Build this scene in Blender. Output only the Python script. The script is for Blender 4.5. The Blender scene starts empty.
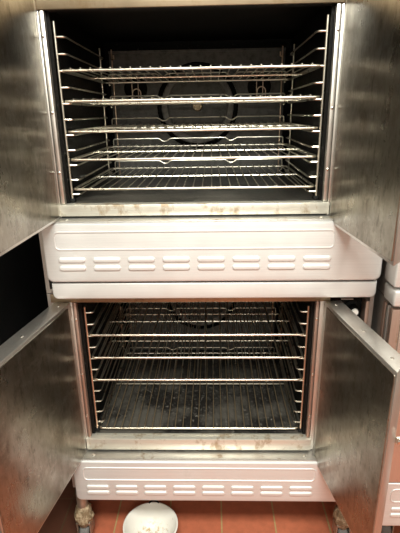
import bpy, bmesh, math, random
from mathutils import Vector, Matrix
random.seed(7)
S = bpy.context.scene
COL = S.collection

# ------------------------------------------------------------------ camera
def make_camera():
    cx, cy, cz = 0.0557, -1.2770, 1.5028
    pt, yw, rl, f = 0.3286, -0.0304, -0.0173, 450.7
    fw = Vector((math.sin(yw)*math.cos(pt), math.cos(yw)*math.cos(pt), -math.sin(pt)))
    r = Vector((math.cos(yw), -math.sin(yw), 0)); u = r.cross(fw)
    r2 = r*math.cos(rl)+u*math.sin(rl); u2 = u*math.cos(rl)-r*math.sin(rl)
    cam = bpy.data.cameras.new('camera'); co = bpy.data.objects.new('camera', cam); COL.objects.link(co)
    m = Matrix.Identity(4)
    for i in range(3):
        m[i][0] = r2[i]; m[i][1] = u2[i]; m[i][2] = -fw[i]; m[i][3] = (cx, cy, cz)[i]
    co.matrix_world = m
    cam.sensor_fit = 'HORIZONTAL'; cam.sensor_width = 36.0; cam.lens = f/400*36
    cam.clip_start = 0.02
    S.camera = co
make_camera()

# ------------------------------------------------------------------ light
w = bpy.data.worlds.new('world'); S.world = w; w.use_nodes = True
w.node_tree.nodes['Background'].inputs[0].default_value = (1.0, 0.97, 0.93, 1)
w.node_tree.nodes['Background'].inputs[1].default_value = 0.06
def area(name, loc, rot, sx, sy, power, col):
    l = bpy.data.lights.new(name, 'AREA'); l.shape = 'RECTANGLE'; l.size = sx; l.size_y = sy
    l.energy = power; l.color = col
    o = bpy.data.objects.new(name, l); o.location = loc; o.rotation_euler = rot; COL.objects.link(o)
area('ceiling_fluorescent', (0.15, -1.55, 2.72), (0, 0, 0), 1.3, 0.5, 78, (0.97, 0.985, 0.90))
area('ceiling_fluorescent_rear', (0.3, -3.2, 2.72), (0, 0, 0), 1.3, 0.5, 34, (0.97, 0.985, 0.90))
S.view_settings.view_transform = 'Standard'; S.view_settings.look = 'None'
S.view_settings.gamma = 1; S.view_settings.use_curve_mapping = False
S.view_settings.exposure = 0.75

# ------------------------------------------------------------------ materials
def nodes(name):
    m = bpy.data.materials.new(name); m.use_nodes = True
    nt = m.node_tree; b = nt.nodes['Principled BSDF']
    return m, nt, b
def N(nt, t, **k):
    n = nt.nodes.new(t)
    for a, v in k.items():
        if a in n.inputs: n.inputs[a].default_value = v
        else: setattr(n, a, v)
    return n
def mapping(nt, scale, loc=(0, 0, 0)):
    tc = N(nt, 'ShaderNodeTexCoord'); mp = N(nt, 'ShaderNodeMapping')
    mp.inputs['Scale'].default_value = scale; mp.inputs['Location'].default_value = loc
    nt.links.new(tc.outputs['Object'], mp.inputs['Vector']); return mp.outputs['Vector']
def noise(nt, vec, scale, detail=4, rough=.6):
    n = N(nt, 'ShaderNodeTexNoise'); n.inputs['Scale'].default_value = scale
    n.inputs['Detail'].default_value = detail; n.inputs['Roughness'].default_value = rough
    nt.links.new(vec, n.inputs['Vector']); return n.outputs['Fac']
def ramp(nt, fac, stops):
    r = N(nt, 'ShaderNodeValToRGB'); cr = r.color_ramp
    while len(cr.elements) < len(stops): cr.elements.new(0.5)
    for e, (p, c) in zip(cr.elements, stops):
        e.position = p; e.color = (c[0], c[1], c[2], 1) if hasattr(c, '__len__') else (c, c, c, 1)
    nt.links.new(fac, r.inputs['Fac']); return r.outputs['Color']
def mix(nt, fac, a, b, mode='MIX'):
    m = N(nt, 'ShaderNodeMixRGB'); m.blend_type = mode
    for i, v in ((0, fac), (1, a), (2, b)):
        if isinstance(v, (int, float)): m.inputs[i].default_value = v
        elif isinstance(v, tuple): m.inputs[i].default_value = (*v, 1)
        else: nt.links.new(v, m.inputs[i])
    return m.outputs[0]
def steel(name, base, rough=.35, grain='z', stain=(.30, .24, .16), stain_lo=.52, stain_hi=.8, stain_amt=.6, metallic=1.0, bump=.15, blotch=9, warp=0, scratch=0):
    m, nt, b = nodes(name)
    sc = {'z': (90, 90, 1.2), 'x': (1.2, 90, 90), 'y': (90, 1.2, 90)}[grain]
    g = noise(nt, mapping(nt, sc), 3.0, 3, .6)
    st = noise(nt, mapping(nt, (1, 1, .7)), blotch, 6, .65)
    c1 = mix(nt, g, tuple(v*.88 for v in base), tuple(min(1, v*1.08) for v in base))
    f = ramp(nt, st, [(stain_lo, 0.0), (stain_hi, stain_amt)])
    c2 = mix(nt, f, c1, stain)
    nt.links.new(c2, b.inputs['Base Color'])
    b.inputs['Metallic'].default_value = metallic
    rr = ramp(nt, st, [(.3, rough), (.75, min(1, rough+.18))])
    nt.links.new(rr, b.inputs['Roughness'])
    bp = N(nt, 'ShaderNodeBump'); bp.inputs['Strength'].default_value = bump; bp.inputs['Distance'].default_value = .001
    nt.links.new(g, bp.inputs['Height'])
    if warp:
        wv = noise(nt, mapping(nt, (1, 1, 1.6)), 4.5, 2, .5)
        b2 = N(nt, 'ShaderNodeBump'); b2.inputs['Strength'].default_value = 1; b2.inputs['Distance'].default_value = warp
        nt.links.new(wv, b2.inputs['Height']); nt.links.new(bp.outputs['Normal'], b2.inputs['Normal'])
        nt.links.new(b2.outputs['Normal'], b.inputs['Normal'])
    else: nt.links.new(bp.outputs['Normal'], b.inputs['Normal'])
    if scratch:   # wiped smears and small dark spots of grease
        sm = noise(nt, mapping(nt, (14, 14, 5)), 4, 6, .75)
        c3 = mix(nt, ramp(nt, sm, [(.52, 0), (.70, scratch)]), c2, tuple(v*.35 for v in stain))
        s3 = noise(nt, mapping(nt, (6, 6, 9), (3, 1, 7)), 3, 5, .7)
        c3 = mix(nt, ramp(nt, s3, [(.55, 0), (.75, scratch)]), c3, tuple(min(1, v*1.5) for v in base))
        nt.links.new(c3, b.inputs['Base Color'])
    return m
def plain(name, col, rough=.5, metallic=0.0):
    m, nt, b = nodes(name)
    n = noise(nt, mapping(nt, (1, 1, 1)), 25, 5)
    c = mix(nt, n, tuple(v*.8 for v in col), tuple(min(1, v*1.15) for v in col))
    nt.links.new(c, b.inputs['Base Color']); b.inputs['Roughness'].default_value = rough; b.inputs['Metallic'].default_value = metallic
    return m
def enamel(name, base, fleck, lo, hi, rough=.35, scale=110, patch=None, spec=.18):
    m, nt, b = nodes(name)
    v = mapping(nt, (1, 1, 1))
    n = noise(nt, v, scale, 3, .7)
    c = mix(nt, ramp(nt, n, [(lo, 0), (hi, 1)]), base, fleck)
    if patch:
        p = noise(nt, v, 5.5, 5, .6)
        c = mix(nt, ramp(nt, p, [(.46, 0), (.6, .8)]), c, patch)
    nt.links.new(c, b.inputs['Base Color']); b.inputs['Roughness'].default_value = rough; b.inputs['Specular IOR Level'].default_value = spec
    bp = N(nt, 'ShaderNodeBump'); bp.inputs['Strength'].default_value = .5; bp.inputs['Distance'].default_value = .002
    nt.links.new(n, bp.inputs['Height']); nt.links.new(bp.outputs['Normal'], b.inputs['Normal'])
    return m
def tile_mat():
    m, nt, b = nodes('quarry_tile')
    v = mapping(nt, (1, 1, 1), (-0.082, 0.040, 0))
    br = N(nt, 'ShaderNodeTexBrick'); br.offset = 0.0; br.squash = 1.0
    br.inputs['Scale'].default_value = 1.0; br.inputs['Brick Width'].default_value = .205; br.inputs['Row Height'].default_value = .205
    br.inputs['Mortar Size'].default_value = .0035; br.inputs['Mortar Smooth'].default_value = .3; br.inputs['Bias'].default_value = 0
    br.inputs['Color1'].default_value = (.47, .14, .072, 1); br.inputs['Color2'].default_value = (.41, .112, .058, 1)
    br.inputs['Mortar'].default_value = (.40, .27, .12, 1)
    nt.links.new(v, br.inputs['Vector'])
    n = noise(nt, v, 30, 6, .7)
    c = mix(nt, ramp(nt, n, [(.4, 0), (.75, .45)]), br.outputs['Color'], (.20, .07, .035))
    # greasy dirt and the open door's shade, painted dark left of the oven
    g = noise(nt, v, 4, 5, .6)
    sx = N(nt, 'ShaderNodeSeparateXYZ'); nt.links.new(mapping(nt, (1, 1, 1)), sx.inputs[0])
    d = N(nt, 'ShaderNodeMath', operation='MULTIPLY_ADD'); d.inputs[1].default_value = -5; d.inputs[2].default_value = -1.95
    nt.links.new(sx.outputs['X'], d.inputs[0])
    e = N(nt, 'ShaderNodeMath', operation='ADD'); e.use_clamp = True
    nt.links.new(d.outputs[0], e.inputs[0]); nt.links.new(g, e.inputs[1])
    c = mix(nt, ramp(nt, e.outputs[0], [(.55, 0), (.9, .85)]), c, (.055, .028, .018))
    nt.links.new(c, b.inputs['Base Color']); b.inputs['Roughness'].default_value = .45
    bp = N(nt, 'ShaderNodeBump'); bp.inputs['Strength'].default_value = .4; bp.inputs['Distance'].default_value = .003
    inv = N(nt, 'ShaderNodeMath', operation='SUBTRACT'); inv.inputs[0].default_value = 1
    nt.links.new(br.outputs['Fac'], inv.inputs[1]); nt.links.new(inv.outputs[0], bp.inputs['Height'])
    nt.links.new(bp.outputs['Normal'], b.inputs['Normal'])
    return m
def bowl_mat():
    m, nt, b = nodes('bowl_white')
    v = mapping(nt, (1, 1, 1))
    sx = N(nt, 'ShaderNodeSeparateXYZ'); nt.links.new(v, sx.inputs[0])
    n = noise(nt, v, 60, 6, .7)
    low = ramp(nt, sx.outputs['Z'], [(.010, 1), (.040, 0)])
    crumbs = ramp(nt, n, [(.50, 0), (.62, 1)])
    f = mix(nt, 1.0, low, crumbs, 'MULTIPLY')
    c = mix(nt, f, (.70, .675, .62), (.45, .32, .16))
    sp = ramp(nt, noise(nt, v, 95, 2, .5), [(.74, 0), (.77, 1)])
    c = mix(nt, sp, c, (.08, .06, .04))
    nt.links.new(c, b.inputs['Base Color']); b.inputs['Roughness'].default_value = .4
    return m
M = dict(
    panel=steel('brushed_panel_steel', (.72, .715, .70), .44, 'x', (.50, .44, .36), .62, .8, .35, bump=.08, metallic=.55),
    panel_top=steel('spattered_ledge_steel', (.62, .60, .57), .40, 'x', (.28, .17, .08), .60, .70, .8, blotch=22),
    frame=steel('stained_frame_steel', (.74, .71, .62), .36, 'x', (.34, .22, .10), .54, .66, .7, blotch=24, metallic=.7),
    stile=steel('upright_frame_steel', (.66, .63, .58), .38, 'z', (.34, .25, .15), .60, .78, .7, blotch=16),
    pinkish=steel('pinkish_steel', (.46, .33, .27), .50, 'z', (.30, .16, .09), .56, .72, .8, blotch=18),  # pinkish brown, redder than the upright frame steel
    door=steel('door_skin_steel', (.70, .68, .64), .34, 'z', (.36, .30, .22), .50, .80, .5, bump=.2, blotch=5),
    liner=steel('door_liner_steel', (.36, .33, .28), .23, 'z', (.12, .09, .055), .43, .68, .8, bump=.3, blotch=6, warp=.004, scratch=.6),
    header=steel('browned_header_steel', (.40, .32, .22), .40, 'x', (.24, .16, .08), .5, .7, .7, blotch=16),
    ring=enamel('fan_ring_enamel', (.17, .16, .148), (.09, .085, .078), .45, .7, .45, 40),
    side=steel('side_sheet_steel', (.55, .52, .49), .42, 'z', (.25, .20, .15), .50, .8, .6),
    wire=steel('rack_wire_chrome', (.78, .73, .62), .24, 'x', (.35, .25, .13), .58, .75, .6, bump=0, blotch=20),
    rust=steel('browned_wire_steel', (.66, .50, .38), .35, 'z', (.28, .15, .07), .50, .70, .7, bump=0, blotch=25),
    fat=plain('browned_rack_wire', (.46, .35, .22), .35, .8),
    enamel=enamel('black_cavity_enamel', (.006, .0055, .005), (.12, .11, .10), .64, .78, .4, spec=.08),
    baffle=enamel('grey_baffle_enamel', (.105, .10, .092), (.06, .057, .052), .45, .7, .45, 40),
    sooty=enamel('sooty_enamel', (.014, .013, .012), (.26, .24, .21), .56, .78, .30, 90, (.085, .078, .066), .4),
    black=enamel('black_plastic', (.008, .008, .008), (.02, .02, .02), .6, .8, .5, spec=.12),
    void=plain('void_black', (.006, .006, .006), .6),  # flat black filler, the darkness of open gaps put into the colour
    screw=plain('screw_steel', (.75, .72, .66), .25, 1),
    white=plain('white_glint_mark', (.75, .73, .68), .35),
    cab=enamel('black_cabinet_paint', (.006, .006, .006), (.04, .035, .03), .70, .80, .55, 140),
    wall=plain('painted_wall', (.48, .465, .43), .7),
    dark_wall=plain('charcoal_wall', (.05, .045, .04), .7),  # charcoal back wall, far darker than the other walls
    ceil=plain('ceiling_board', (.70, .68, .64), .8),
    grease=enamel('caked_grease', (.17, .12, .07), (.46, .37, .25), .45, .7, .4, 70),
    rubber=plain('caster_rubber', (.13, .125, .12), .6),
    leg=steel('leg_steel', (.50, .45, .38), .45, 'z', (.22, .15, .09), .45, .7, .8),
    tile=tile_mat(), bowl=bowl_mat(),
)

# ------------------------------------------------------------------ mesh helpers
class MB:
    def __init__(s): s.bm = bmesh.new()
    def box(s, x0, x1, y0, y1, z0, z1, bev=0, seg=2):
        vs = [s.bm.verts.new((x, y, z)) for x in (x0, x1) for y in (y0, y1) for z in (z0, z1)]
        q = [(0, 1, 3, 2), (4, 6, 7, 5), (0, 4, 5, 1), (2, 3, 7, 6), (0, 2, 6, 4), (1, 5, 7, 3)]
        fs = [s.bm.faces.new([vs[i] for i in t]) for t in q]
        if bev:
            es = list({e for f in fs for e in f.edges})
            bmesh.ops.bevel(s.bm, geom=es, offset=bev, segments=seg, affect='EDGES', profile=.5)
        return s
    def tube(s, pts, r, n=8, closed=False, cap=True):
        P = [Vector(p) for p in pts]; k = len(P)
        tans = []
        for i in range(k):
            a = P[(i-1) % k] if (closed or i > 0) else P[i]
            b = P[(i+1) % k] if (closed or i < k-1) else P[i]
            tans.append((b-a).normalized())
        up = Vector((0, 0, 1)) if abs(tans[0].z) < .9 else Vector((1, 0, 0))
        nrm = (up - tans[0]*up.dot(tans[0])).normalized(); rings = []
        for i in range(k):
            t = tans[i]; nrm = (nrm - t*nrm.dot(t)).normalized(); bi = t.cross(nrm)
            rings.append([s.bm.verts.new(P[i]+(nrm*math.cos(2*math.pi*j/n)+bi*math.sin(2*math.pi*j/n))*r) for j in range(n)])
        rng = range(k) if closed else range(k-1)
        for i in rng:
            a, b = rings[i], rings[(i+1) % k]
            for j in range(n): s.bm.faces.new((a[j], a[(j+1) % n], b[(j+1) % n], b[j]))
        if cap and not closed:
            s.bm.faces.new(rings[0][::-1]); s.bm.faces.new(rings[-1])
        return s
    def lathe(s, prof, c, axis='z', n=32, sx=1, sy=1, jitter=0):
        c = Vector(c); rings = []
        for (r, h) in prof:
            ring = []
            for j in range(n):
                a = 2*math.pi*j/n; rr = r*(1+random.uniform(-jitter, jitter))
                u, v = rr*math.cos(a)*sx, rr*math.sin(a)*sy
                p = (u, v, h) if axis == 'z' else (u, h, v) if axis == 'y' else (h, u, v)
                ring.append(s.bm.verts.new(c+Vector(p)))
            rings.append(ring)
        for a, b in zip(rings, rings[1:]):
            for j in range(n): s.bm.faces.new((a[j], a[(j+1) % n], b[(j+1) % n], b[j]))
        for rg in (rings[0], rings[-1]):
            if (rg[0].co-rg[n//2].co).length > 1e-5: s.bm.faces.new(rg)
        return s
    def plate(s, outline, y0, y1, bev=.006):
        """outline of (x, z) points extruded from y0 (front) to y1, front rim rounded"""
        f = s.bm.faces.new([s.bm.verts.new((x, y0, z)) for x, z in outline])
        r = bmesh.ops.extrude_face_region(s.bm, geom=[f])
        vs = [v for v in r['geom'] if isinstance(v, bmesh.types.BMVert)]
        for v in vs: v.co.y = y1
        if bev: bmesh.ops.bevel(s.bm, geom=list(f.edges), offset=bev, segments=3, affect='EDGES', profile=.5)
        return s
    def xf(s, m): s.bm.transform(m); return s
    def build(s, name, mat, parent=None, origin=None, smooth=True):
        bmesh.ops.remove_doubles(s.bm, verts=s.bm.verts, dist=1e-6)
        bmesh.ops.recalc_face_normals(s.bm, faces=s.bm.faces)
        if parent is not None:
            o = parent
            while o.parent: o = o.parent
            off = o.location
        else: off = Vector(origin or (0, 0, 0))
        s.bm.transform(Matrix.Translation(-Vector(off)))
        me = bpy.data.meshes.new(name)
        s.bm.to_mesh(me); s.bm.free()
        me.materials.append(mat)
        if smooth:
            me.polygons.foreach_set('use_smooth', [True]*len(me.polygons))
            me.set_sharp_from_angle(angle=math.radians(38))
        ob = bpy.data.objects.new(name, me); COL.objects.link(ob)
        if parent is not None: ob.parent = parent
        else: ob.location = off
        return ob
def empty(name, loc, label, cat, group=None):
    o = bpy.data.objects.new(name, None); o.location = loc; COL.objects.link(o)
    o.empty_display_size = .05
    o['label'] = label; o['category'] = cat
    if group: o['group'] = group
    return o
def struct(name, mb, mat):
    o = mb.build(name, mat); o['kind'] = 'structure'; return o
def rrect(x0, x1, z0, z1, r, n=6, corners=(1, 1, 1, 1)):
    out = []
    for (cx, cz, a0, on) in ((x1-r, z1-r, 0, corners[0]), (x0+r, z1-r, 90, corners[1]), (x0+r, z0+r, 180, corners[2]), (x1-r, z0+r, 270, corners[3])):
        if on:
            for i in range(n+1):
                a = math.radians(a0+90*i/n); out.append((cx+r*math.cos(a), cz+r*math.sin(a)))
        else:
            a = math.radians(a0+45); out.append((cx+math.copysign(r, math.cos(a)), cz+math.copysign(r, math.sin(a))))
    return out
def smooth_path(pts, r=.012, n=4):
    P = [Vector(p) for p in pts]; out = [P[0]]
    for a, b, c in zip(P, P[1:], P[2:]):
        u = (a-b); v = (c-b); rr = min(r, u.length*.45, v.length*.45)
        p, q = b+u.normalized()*rr, b+v.normalized()*rr
        for i in range(n+1):
            t = i/n; out.append(p*(1-t)**2+b*2*t*(1-t)+q*t*t)
    out.append(P[-1]); return out

# ------------------------------------------------------------------ setting
RX0, RX1, RY0, RY1, RZ = -2.2, 2.6, -4.2, 1.0, 2.8
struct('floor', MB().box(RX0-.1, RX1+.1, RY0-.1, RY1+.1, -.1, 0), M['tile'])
struct('ceiling', MB().box(RX0-.1, RX1+.1, RY0-.1, RY1+.1, RZ, RZ+.1), M['ceil'])
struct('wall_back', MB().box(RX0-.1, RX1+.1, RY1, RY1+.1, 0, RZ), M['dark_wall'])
struct('wall_front', MB().box(RX0-.1, RX1+.1, RY0-.1, RY0, 0, RZ), M['wall'])
struct('wall_left', MB().box(RX0-.1, RX0, RY0, RY1, 0, RZ), M['wall'])
struct('wall_right', MB().box(RX1, RX1+.1, RY0, RY1, 0, RZ), M['wall'])

# ------------------------------------------------------------------ ovens
def louver(mb, x0, x1, z, y, h=.0085, d=.0045):
    """a pressed louver: a long rounded hood bulging out of the sheet"""
    n = 10; prof = []
    L = (x1-x0)/2-h; cx = (x0+x1)/2
    levels = ((1.0, .0015, 0), (.93, -.3*d, 0), (.78, -.75*d, -.05*h), (.5, -d, -.15*h), (.15, -1.0*d, -.2*h))
    rings = []
    for s_, dy, dz in levels:
        ring = []
        for side, a0 in ((1, -90), (-1, 90)):
            for i in range(n+1):
                a = math.radians(a0+180*i/n)
                ring.append(mb.bm.verts.new((cx+side*L+h*s_*math.cos(a), y+dy, z+dz+h*s_*math.sin(a))))
        rings.append(ring)
    k = len(rings[0])
    for a, b in zip(rings, rings[1:]):
        for j in range(k): mb.bm.faces.new((a[j], a[(j+1) % k], b[(j+1) % k], b[j]))
    mb.bm.faces.new(rings[-1]); mb.bm.faces.new(rings[0][::-1])
    return mb

def door_matrix(hx, hy, ang, side):
    """door local: u along width away from hinge (+x), v outwards (-y is outer face when closed)"""
    if side < 0: return Matrix.Translation((hx, hy, 0)) @ Matrix.Rotation(-ang, 4, 'Z')
    return Matrix.Translation((hx, hy, 0)) @ Matrix.Rotation(ang, 4, 'Z') @ Matrix.Scale(-1, 4, (1, 0, 0))

def make_door(t, hx, hy, opening, side, z0, z1, W=.402, T=.05, detail=True):
    # local x: 0..W, inner face at y=0 (towards cavity), outer face y=-T
    m = door_matrix(hx, hy, math.radians(opening), side)
    q = MB(); f = q.bm.faces.new([q.bm.verts.new((x, y, z0)) for x, y in ((0, 0), (W, 0), (W-(.045 if detail else .0), -T), (0, -T))])
    r = bmesh.ops.extrude_face_region(q.bm, geom=[f])
    for v in [g for g in r['geom'] if isinstance(g, bmesh.types.BMVert)]: v.co.z = z1
    bmesh.ops.bevel(q.bm, geom=q.bm.edges[:], offset=.002, segments=2, affect='EDGES', profile=.5)
    d = q.xf(m).build('door', M['door'], t)
    if not detail:
        return d
    lo = []
    lo = rrect(.018, W-.006, z0+.008, z1-.010, .004, 3)
    MB().plate(lo, .0025, -.001, .0008).xf(m).build('inner_panel', M['liner'], d)
    # screws along the top and bottom edge and the hinge side of the inner panel
    for u in (.03, W*.5, W-.06):
        for z, sg in ((z1, 1), (z0, -1)):
            MB().lathe([(.0045, -.001), (.0045, .0008), (.003, .002), (.0001, .0023)] if sg > 0 else [(.0001, -.0023), (.003, -.002), (.0045, -.0008), (.0045, .001)], (u, -.022, z), 'z', 12).xf(m).build('screw', M['screw'], d)
    # outer bar handle
    hz0, hz1 = z1-.22, z1-.05
    hb = MB().tube(smooth_path([(W-.04, -T+.001, hz0), (W-.04, -T-.045, hz0), (W-.04, -T-.045, hz1), (W-.04, -T+.001, hz1)], .02, 6), .009, 12)
    hb.xf(m).build('handle', M['screw'], d)
    # hinge knuckles
    for z in (z0+.015, z1-.045):
        MB().lathe([(.0001, 0), (.007, 0), (.007, .03), (.0001, .03)], (-.006, -.008, z), 'z', 12).xf(m).build('hinge', M['stile'], d)
    return d

def make_oven(name, label, X, Y, O0, O1, P0, P1, B0, TOP, trim=None, open_angles=None, tint=False, detail=True, posts=True, wrap=(0, None)):
    """X,Y offset; O0..O1 opening; P0..P1 louvered base panel; B0 bottom of the body; TOP top of the body"""
    t = empty(name, (X+.05, Y+.4, B0), label, 'oven', 'double stack ovens')
    xl, xr = X-.458, X+.545; hw, gi = (.381, .3695) if tint else (.381, .3675); pl, pr_ = X-.428-wrap[0], X+.535; D = Y+.82; FY = Y
    pm = M['panel']
    # outer body: side sheets, back, top, bottom and front uprights
    b = MB()
    b.box(xl, xl+.012, FY+.001, D, B0, TOP).box(xr-.012, xr, FY+.001, D, B0, TOP)
    b.box(xl+.012, xr-.012, D-.012, D, B0, TOP).box(xl+.012, xr-.012, FY+.004, D-.012, TOP-.012, TOP)
    b.box(xl+.012, xr-.012, FY+.004, D-.012, B0, B0+.012)
    b.build('body', M['side'], t)
    stm = M['pinkish'] if tint else M['stile']
    # header lip over the opening
    MB().box(xl+.012, X+hw+.030, FY-.006, FY+.004, O1, TOP-.001, .002).build('header', M['header'], t)
    MB().box(X-hw, X+hw, FY+.004, FY+.03, O1, O1+.012).build('header_lip', M['void'], t)
    # sill under the opening
    MB().box(X-hw-.004, X+hw+.004, FY-.012, FY+.022, P1+.011, O0, .003).build('sill', M['frame'], t)
    MB().box(X-hw, X+hw, FY-.004, FY+.018, P1+.0055, P1+.0108).build('seam', M['void'], t)
    # stiles left and right of the opening
    MB().box(xl+.012, X-hw-.001, FY-.001, FY+.012, P1+.006, O1, .002).build('stile', M['stile'], t)
    MB().box(X+hw+.001, X+hw+.032, FY-.001, FY+.012, P1+.006, O1, .002).build('stile', M['stile'], t)
    for sg in (-1, 1):
        xa, xb = sorted((X+sg*(hw-.0005), X+sg*gi))
        g = MB().box(xa, xb, FY-.004, FY+.016, O0+.0005, O1-.0005, .004)
        gs = g.build('gasket_strip', stm, t)
        for z in (O0+.09, O0+.25, O1-.06):
            MB().lathe([(.004, -.0005), (.004, -.002), (.002, -.003), (.0001, -.003)][::-1], (X+sg*(hw+gi)/2, FY-.0035, z), 'y', 10).build('screw', M['screw'], gs)
    for sg in ((-1, 1) if detail else ()):
        xa, xb = sorted((X+sg*(gi-.0005), X+sg*.3605))
        MB().box(xa, xb, FY+.0165, FY+.024, O0+.0005, O1+.0115).build('cavity_flange', M['enamel'], t)
    # control column right of the stile
    cx0, cx1 = X+hw+.033, xr-.013
    cc = MB().box(cx0, cx1, FY+.035, FY+.045, P1+.006, O1-.001)
    cp = cc.build('control_panel', M['black'], t)
    MB().box(cx1-.012, cx1, FY-.004, FY+.035, P1+.006, O1-.001, .003).build('control_frame', M['pinkish'], cp)
    for z in (O1-.040, O1-.16, O1-.26):
        MB().lathe([(.0001, -.026), (.014, -.026), (.016, -.022), (.017, -.006), (.027, -.004), (.028, .001)], (X+.492, FY+.034, z), 'y', 28).build('knob', M['black'], cp)
        MB().lathe([(.0001, -.010), (.009, -.010), (.010, -.007), (.010, .0)], (X+.492, FY+.0085, z), 'y', 20).build('knob_glint', M['white'], cp)  # white disc puts the knob's highlight into colour and shape
    MB().box(X+.455, X+.492, FY+.030, FY+.036, O1-.010, O1-.007).build('marking', M['white'], cp)
    # louvered base panel
    PY = FY-.058
    pn = MB().plate(rrect(pl, pr_, P0, P1, .020, 6, (0, 0, 1, 1)), PY, (FY-.0125) if wrap[1] is None else FY-.0005, .007)
    panel = pn.build('base_panel', pm, t)
    e = MB()
    top = P1-.024; bot = P1-.075
    pts = [(x, PY-.0002, z) for x, z in rrect(X-.393, X+.395, bot, top, .014, 6)]
    e.tube(pts, .0026, 6, closed=True); e.build('embossed_rim', pm, panel)
    for row in (0, 1):
        for k in range(8):
            x0 = X-.388+k*.0997
            louver(MB(), x0, x0+.080, P1-.106-row*.0245, PY).build('louver', pm, panel)
    # ledge on top of the base panel
    MB().box(pl+.004, pr_-.004, PY+.008, FY-.001, P1, P1+.005, .002).build('ledge', M['panel_top'], t)
    for sx in (-1, 1):
        MB().lathe([(.0045, 0), (.0045, .001), (.003, .002), (.0001, .002)], (X+sx*.36, FY-.03, P1+.0048), 'z', 12).build('screw', M['screw'], t)
    if trim:
        MB().plate(rrect(pl+.008, pr_-.006, trim[0], trim[1], .016, 5, (0, 0, 1, 1)), PY+.008, FY-.001, .005).build('base_trim', pm, t)
        MB().box(pl+.014, pr_-.014, PY+.016, FY-.001, trim[1], P0+.001).build('trim_gap', M['void'], t)
    # doors
    if open_angles:
        for sg, (hx, ang, z0, z1, W) in zip((-1, 1), open_angles):
            make_door(t, X+sg*hx, FY-.010, ang, sg, z0, z1, W, detail=detail)
    if not detail: return t
    # cavity
    em = M['enamel']; iw = .365; CB = FY+.66
    c = MB()
    c.box(X-iw-.008, X-iw, FY+.017, CB, O0-.004, O1+.03).box(X+iw, X+iw+.008, FY+.017, CB, O0-.004, O1+.03)
    c.box(X-iw, X+iw, FY+.031, CB, O1+.012, O1+.02).box(X-iw-.008, X+iw+.008, CB, CB+.008, O0-.004, O1+.03)
    c.build('oven_cavity', em, t)
    MB().box(X-iw, X+iw, FY+.022, CB, O0-.008, O0, 0).build('cavity_floor', M['sooty'], t)
    # back baffle with round openings
    by = FY+.60; bm = bmesh.new(); zc = O0+.269
    def loop(pts):
        v = [bm.verts.new((x, by, z)) for x, z in pts]
        for i in range(len(v)): bm.edges.new((v[i], v[(i+1) % len(v)]))
    loop([(X-.335, O0+.002), (X+.335, O0+.002), (X+.335, O0+.469), (X-.335, O0+.469)])
    circ = lambda cx_, cz_, r, n: [(cx_+r*math.cos(2*math.pi*i/n), cz_+r*math.sin(2*math.pi*i/n)) for i in range(n)]
    loop(circ(X, zc, .160, 56))
    for sg in (-1, 1): loop(circ(X+sg*.240, zc+.067, .046, 28))
    bmesh.ops.triangle_fill(bm, use_beauty=True, edges=bm.edges[:], normal=(0, -1, 0))
    r = bmesh.ops.extrude_face_region(bm, geom=bm.faces[:])
    for v in [g for g in r['geom'] if isinstance(g, bmesh.types.BMVert)]: v.co.y += .006
    k = MB(); k.bm.free(); k.bm = bm
    ba = k.build('back_baffle', M['baffle'], t)
    MB().box(X-.335, X+.335, by-.010, by-.001, O0+.462, O0+.470).build('baffle_flange', M['baffle'], ba)
    MB().lathe([(.140, .024), (.142, -.004), (.138, -.008), (.120, -.008), (.115, -.002), (.114, .024)], (X, by+.004, zc), 'y', 56).build('fan_ring', M['ring'], ba)
    MB().lathe([(.0001, .012), (.116, .012), (.116, .034), (.0001, .034)], (X, by, zc), 'y', 48).build('fan_disc', M['baffle'], ba)
    MB().lathe([(.0001, .004), (.009, .004), (.010, -.006), (.016, -.007), (.019, .002), (.020, .011)], (X, by, zc), 'y', 24).build('fan_hub', M['header'], ba)
    for sg in (-1, 1):
        wx = X+sg*.240
        g = MB()
        for q in (-.012, .012): g.tube([(wx+q, by-.012, zc+.012), (wx+q, by-.012, zc+.13)], .0016, 6)
        ar = [(wx+.006+.016*math.cos(math.radians(a)), by-.018, zc+.05+.016*math.sin(math.radians(a))) for a in range(0, 181, 20)]
        g.tube([(wx+.022, by-.018, zc+.015)]+ar+[(wx-.010, by-.018, zc+.015)], .002, 6)
        g.build('wire_bracket', M['rust'], ba)
        # hooked upright in front of the baffle
        g = MB().tube([(X+sg*.323, by-.010, O0+.01), (X+sg*.323, by-.010, O0+.475)], .0028, 8)
        for z in (O0+.44, O0+.36):
            g.tube(smooth_path([(X+sg*.323, by-.010, z), (X+sg*.312, by-.03, z), (X+sg*.312, by-.03, z+.014)], .004), .003, 6)
        g.build('rear_upright', M['rust'], ba)
    # side rack supports
    zl = [O0+.0315+.0415*k for k in range(11)] if posts == 'upper' else [O0+.046+.0417*k for k in range(11)]
    wm = M['rust'] if tint else M['wire']
    for sg in (-1, 1):
        xp = X+sg*.3555
        sup = MB().tube([(xp, FY+.032, O0+.001), (xp, FY+.032, O0+.476)], .0038, 10).build('support_post', wm, t)
        MB().tube([(xp+sg*.004, FY+.555, O0+.001), (xp+sg*.004, FY+.555, O0+.476)], .0032, 8).build('support_post', wm, t)
        for z in zl:
            z -= .0075
            p = smooth_path([(xp, FY+.032, z), (xp-sg*.026, FY+.034, z), (xp-sg*.024, FY+.10, z), (xp-sg*.014, FY+.53, z), (xp+sg*.003, FY+.555, z)], .012, 4)
            MB().tube(p, .0026, 8).build('runner', M['wire'], sup)
        MB().box(xp-.009, xp+.009, FY+.024, FY+.042, O0+.001, O0+.012, .003).build('foot', M['black'], sup)
    return t

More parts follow.
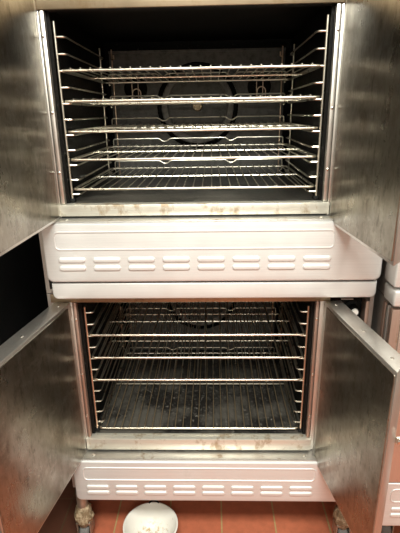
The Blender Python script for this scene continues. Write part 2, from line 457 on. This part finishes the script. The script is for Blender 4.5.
upper = make_oven('convection_oven', 'open upper stainless convection oven holding five evenly spaced wire racks', 0, 0, 1.259, 1.755, 1.040, 1.215, .984, 1.83,
                  trim=(.984, 1.034), open_angles=((.383, 92.0, 1.220, 1.790, .41), (.386, 94.5, 1.204, 1.790, .402)), posts='upper')
lower = make_oven('convection_oven', 'open lower stainless convection oven standing on caster legs above the tile floor', 0, 0, .447, .954, .223, .391, .223, .982,
                  open_angles=((.386, 99.6, .394, .956, .458), (.394, 99.2, .372, .956, .402)), tint=True, posts='lower')

# legs and casters of the lower oven
def caster(t, x, y, top):
    leg = MB().lathe([(.019, 0.098), (.019, top)], (x, y, 0), 'z', 16).build('leg', M['leg'], t)
    c = MB(); pr = []
    for i in range(9):
        a = math.pi*i/8; pr.append((.014+.021*math.sin(a), .172-.105*i/8))
    c.lathe(pr, (x, y, 0), 'z', 20, jitter=.16).build('collar', M['grease'], leg)
    f = MB().box(x-.026, x-.021, y-.02, y+.03, .035, .095, .002).box(x+.021, x+.026, y-.02, y+.03, .035, .095, .002)
    f.box(x-.026, x+.026, y-.024, y+.034, .090, .098, .002)
    f.build('fork', M['leg'], leg)
    MB().lathe([(.012, -.017), (.034, -.017), (.038, -.012), (.038, .012), (.034, .017), (.012, .017)], (x, y+.01, .038), 'x', 28).build('wheel', M['rubber'], leg)
for x, y in ((-.424, -.018), (.518, -.018), (-.424, .74), (.518, .74)): caster(lower, x, y, .2231)
def neighbour():
    X = 1.018
    lo = make_oven('convection_oven', 'lower oven of the neighbouring stack at the right edge beyond the open doors', X, -.065, .447, .954, .190, .371, .190, .982,
                   open_angles=((.44, 0, .378, .956, .439), (.40, 0, .378, .956, .399)), tint=True, detail=False)
    up = make_oven('convection_oven', 'upper oven of the neighbouring stack at the right edge with rounded louvered base', X, -.065, 1.259, 1.755, 1.040, 1.215, .984, 1.83,
                   trim=(.984, 1.034), open_angles=((.44, 0, 1.224, 1.79, .439), (.40, 0, 1.204, 1.79, .399)), detail=False)
    # the base shroud wraps round the side of the stack; bright corner strips stand under it
    xs = X-.458
    for z0, z1, o in ((1.042, 1.213, .012), (.985, 1.033, .008)):
        MB().box(xs-o, xs+.05, -.121, -.045, z0, z1, .006, 3).build('side_shroud', M['panel'], up)
    for y0, y1, m in ((-.063, -.048, 'pinkish'), (-.086, -.074, 'side'), (-.118, -.100, 'pinkish')):
        MB().box(xs-.006, xs+.04, y0, y1, .373, .975, .002).build('corner_strip', M[m], lo)
    for x in (.68, 1.5):
        for y in (.0, .68): caster(lo, x, y, .1901)
neighbour()

# ------------------------------------------------------------------ wire racks
def make_rack(stop=True):
    root = empty('oven_rack', (0, 0, 0), 'x', 'oven rack')
    W, D = .349, .52
    R = .0038
    fr = [(x, y, 0) for x, y in rrect(-W, W, 0, D, .016, 5)]
    MB().tube(fr, R, 10, closed=True).build('frame', M['wire'], root)
    MB().tube([(-W, .275, -.001), (W, .275, -.001)], .0032, 8).build('crossbar', M['wire'], root)
    g = MB(); n = 25
    for i in range(n):
        x = -W+.027+(2*W-.054)*i/(n-1)
        g.tube([(x, -.0035, .0052), (x, D+.002, .0052)], .0019, 6)
    g.build('wire_grid', M['wire'], root)
    if stop:
        h = .029; ws = .331
        p = [(-ws+.006, D-.02, -.010), (-ws, D-.004, -.010), (-ws, D, h)]
        for nx in (-.13, .13): p += [(nx-.022, D, h), (nx-.007, D, h-.011), (nx+.007, D, h-.011), (nx+.022, D, h)]
        p += [(ws, D, h), (ws, D-.004, -.010), (ws-.006, D-.02, -.010)]
        MB().tube(smooth_path(p, .007, 3), .0024, 8).build('rear_stop', M['wire'], root)
    return root
proto = make_rack()
def copy_rack(src):
    r = src.copy(); COL.objects.link(r)
    for ch in src.children:
        c = ch.copy(); COL.objects.link(c); c.parent = r
    return r
RACKS = [
    (1.6157, 0, 'chrome wire rack at the top of the upper oven', 'u'),
    (1.5381, .0, 'wire rack second from the top in the upper oven', 'u'),
    (1.4579, .0, 'wire rack in the middle of the five in the upper oven', 'u'),
    (1.3812, .0, 'wire rack second from the bottom in the upper oven', 'u'),
    (1.2970, .0, 'lowest wire rack in the upper oven just above its floor', 'u'),
    (.8232, .0, 'wire rack at the top of the lower oven', 'l'),
    (.7400, .0, 'wire rack second from the top in the lower oven', 'l'),
    (.6556, .0, 'wire rack third from the top in the lower oven', 'l'),
    (.4600, .0, 'browned wire rack lying low over the sooty floor of the lower oven', 'l')]
for i, (z, dy, lab, k) in enumerate(RACKS):
    r = proto if i == 0 else copy_rack(proto)
    r.location = (0, .030+dy, z)
    r['label'] = lab; r['group'] = 'wire racks in the upper oven' if k == 'u' else 'wire racks in the lower oven'
    if i == 8:
        for ch in r.children:
            if ch.name.startswith('wire_grid'):
                ch.data = ch.data.copy(); ch.data.materials[0] = M['fat']

# ------------------------------------------------------------------ bowl
bw = empty('bowl', (-.179, -.030, 0), 'round white bowl with brown crumbs on the tile floor under the lower oven', 'bowl')
BR = .100
MB().lathe([(.0001, .002), (.052, .0), (.056, .004), (.060, .008), (.082, .040), (.094, .078), (.100, .082), (BR, .085), (.096, .087), (.091, .083), (.078, .042), (.055, .013), (.045, .009), (.0001, .009)],
           (-.179, -.030, 0), 'z', 56).build('shell', M['bowl'], bw)
MB().tube(smooth_path([(-.197, .063, .086), (-.190, .070, .0885), (-.180, .072, .090), (-.166, .070, .0885), (-.159, .064, .086)], .005), .0028, 8).build('lug', M['black'], bw)

# ------------------------------------------------------------------ dark cabinet beyond the left side
cb = empty('cabinet', (-1.0, .42, 0), 'black equipment cabinet in the dark gap left of the ovens', 'cabinet')
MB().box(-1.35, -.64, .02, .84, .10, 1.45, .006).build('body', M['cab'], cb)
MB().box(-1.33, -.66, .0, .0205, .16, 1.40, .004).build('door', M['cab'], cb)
MB().tube(smooth_path([(-.72, .0, .7), (-.72, -.03, .7), (-.72, -.03, .9), (-.72, .0, .9)], .01), .006, 8).build('handle', M['leg'], cb)
for x in (-1.3, -.69):
    for y in (.07, .79):
        MB().lathe([(.022, 0), (.022, .01), (.015, .02), (.015, .1)], (x, y, 0), 'z', 16).build('leg', M['leg'], cb)
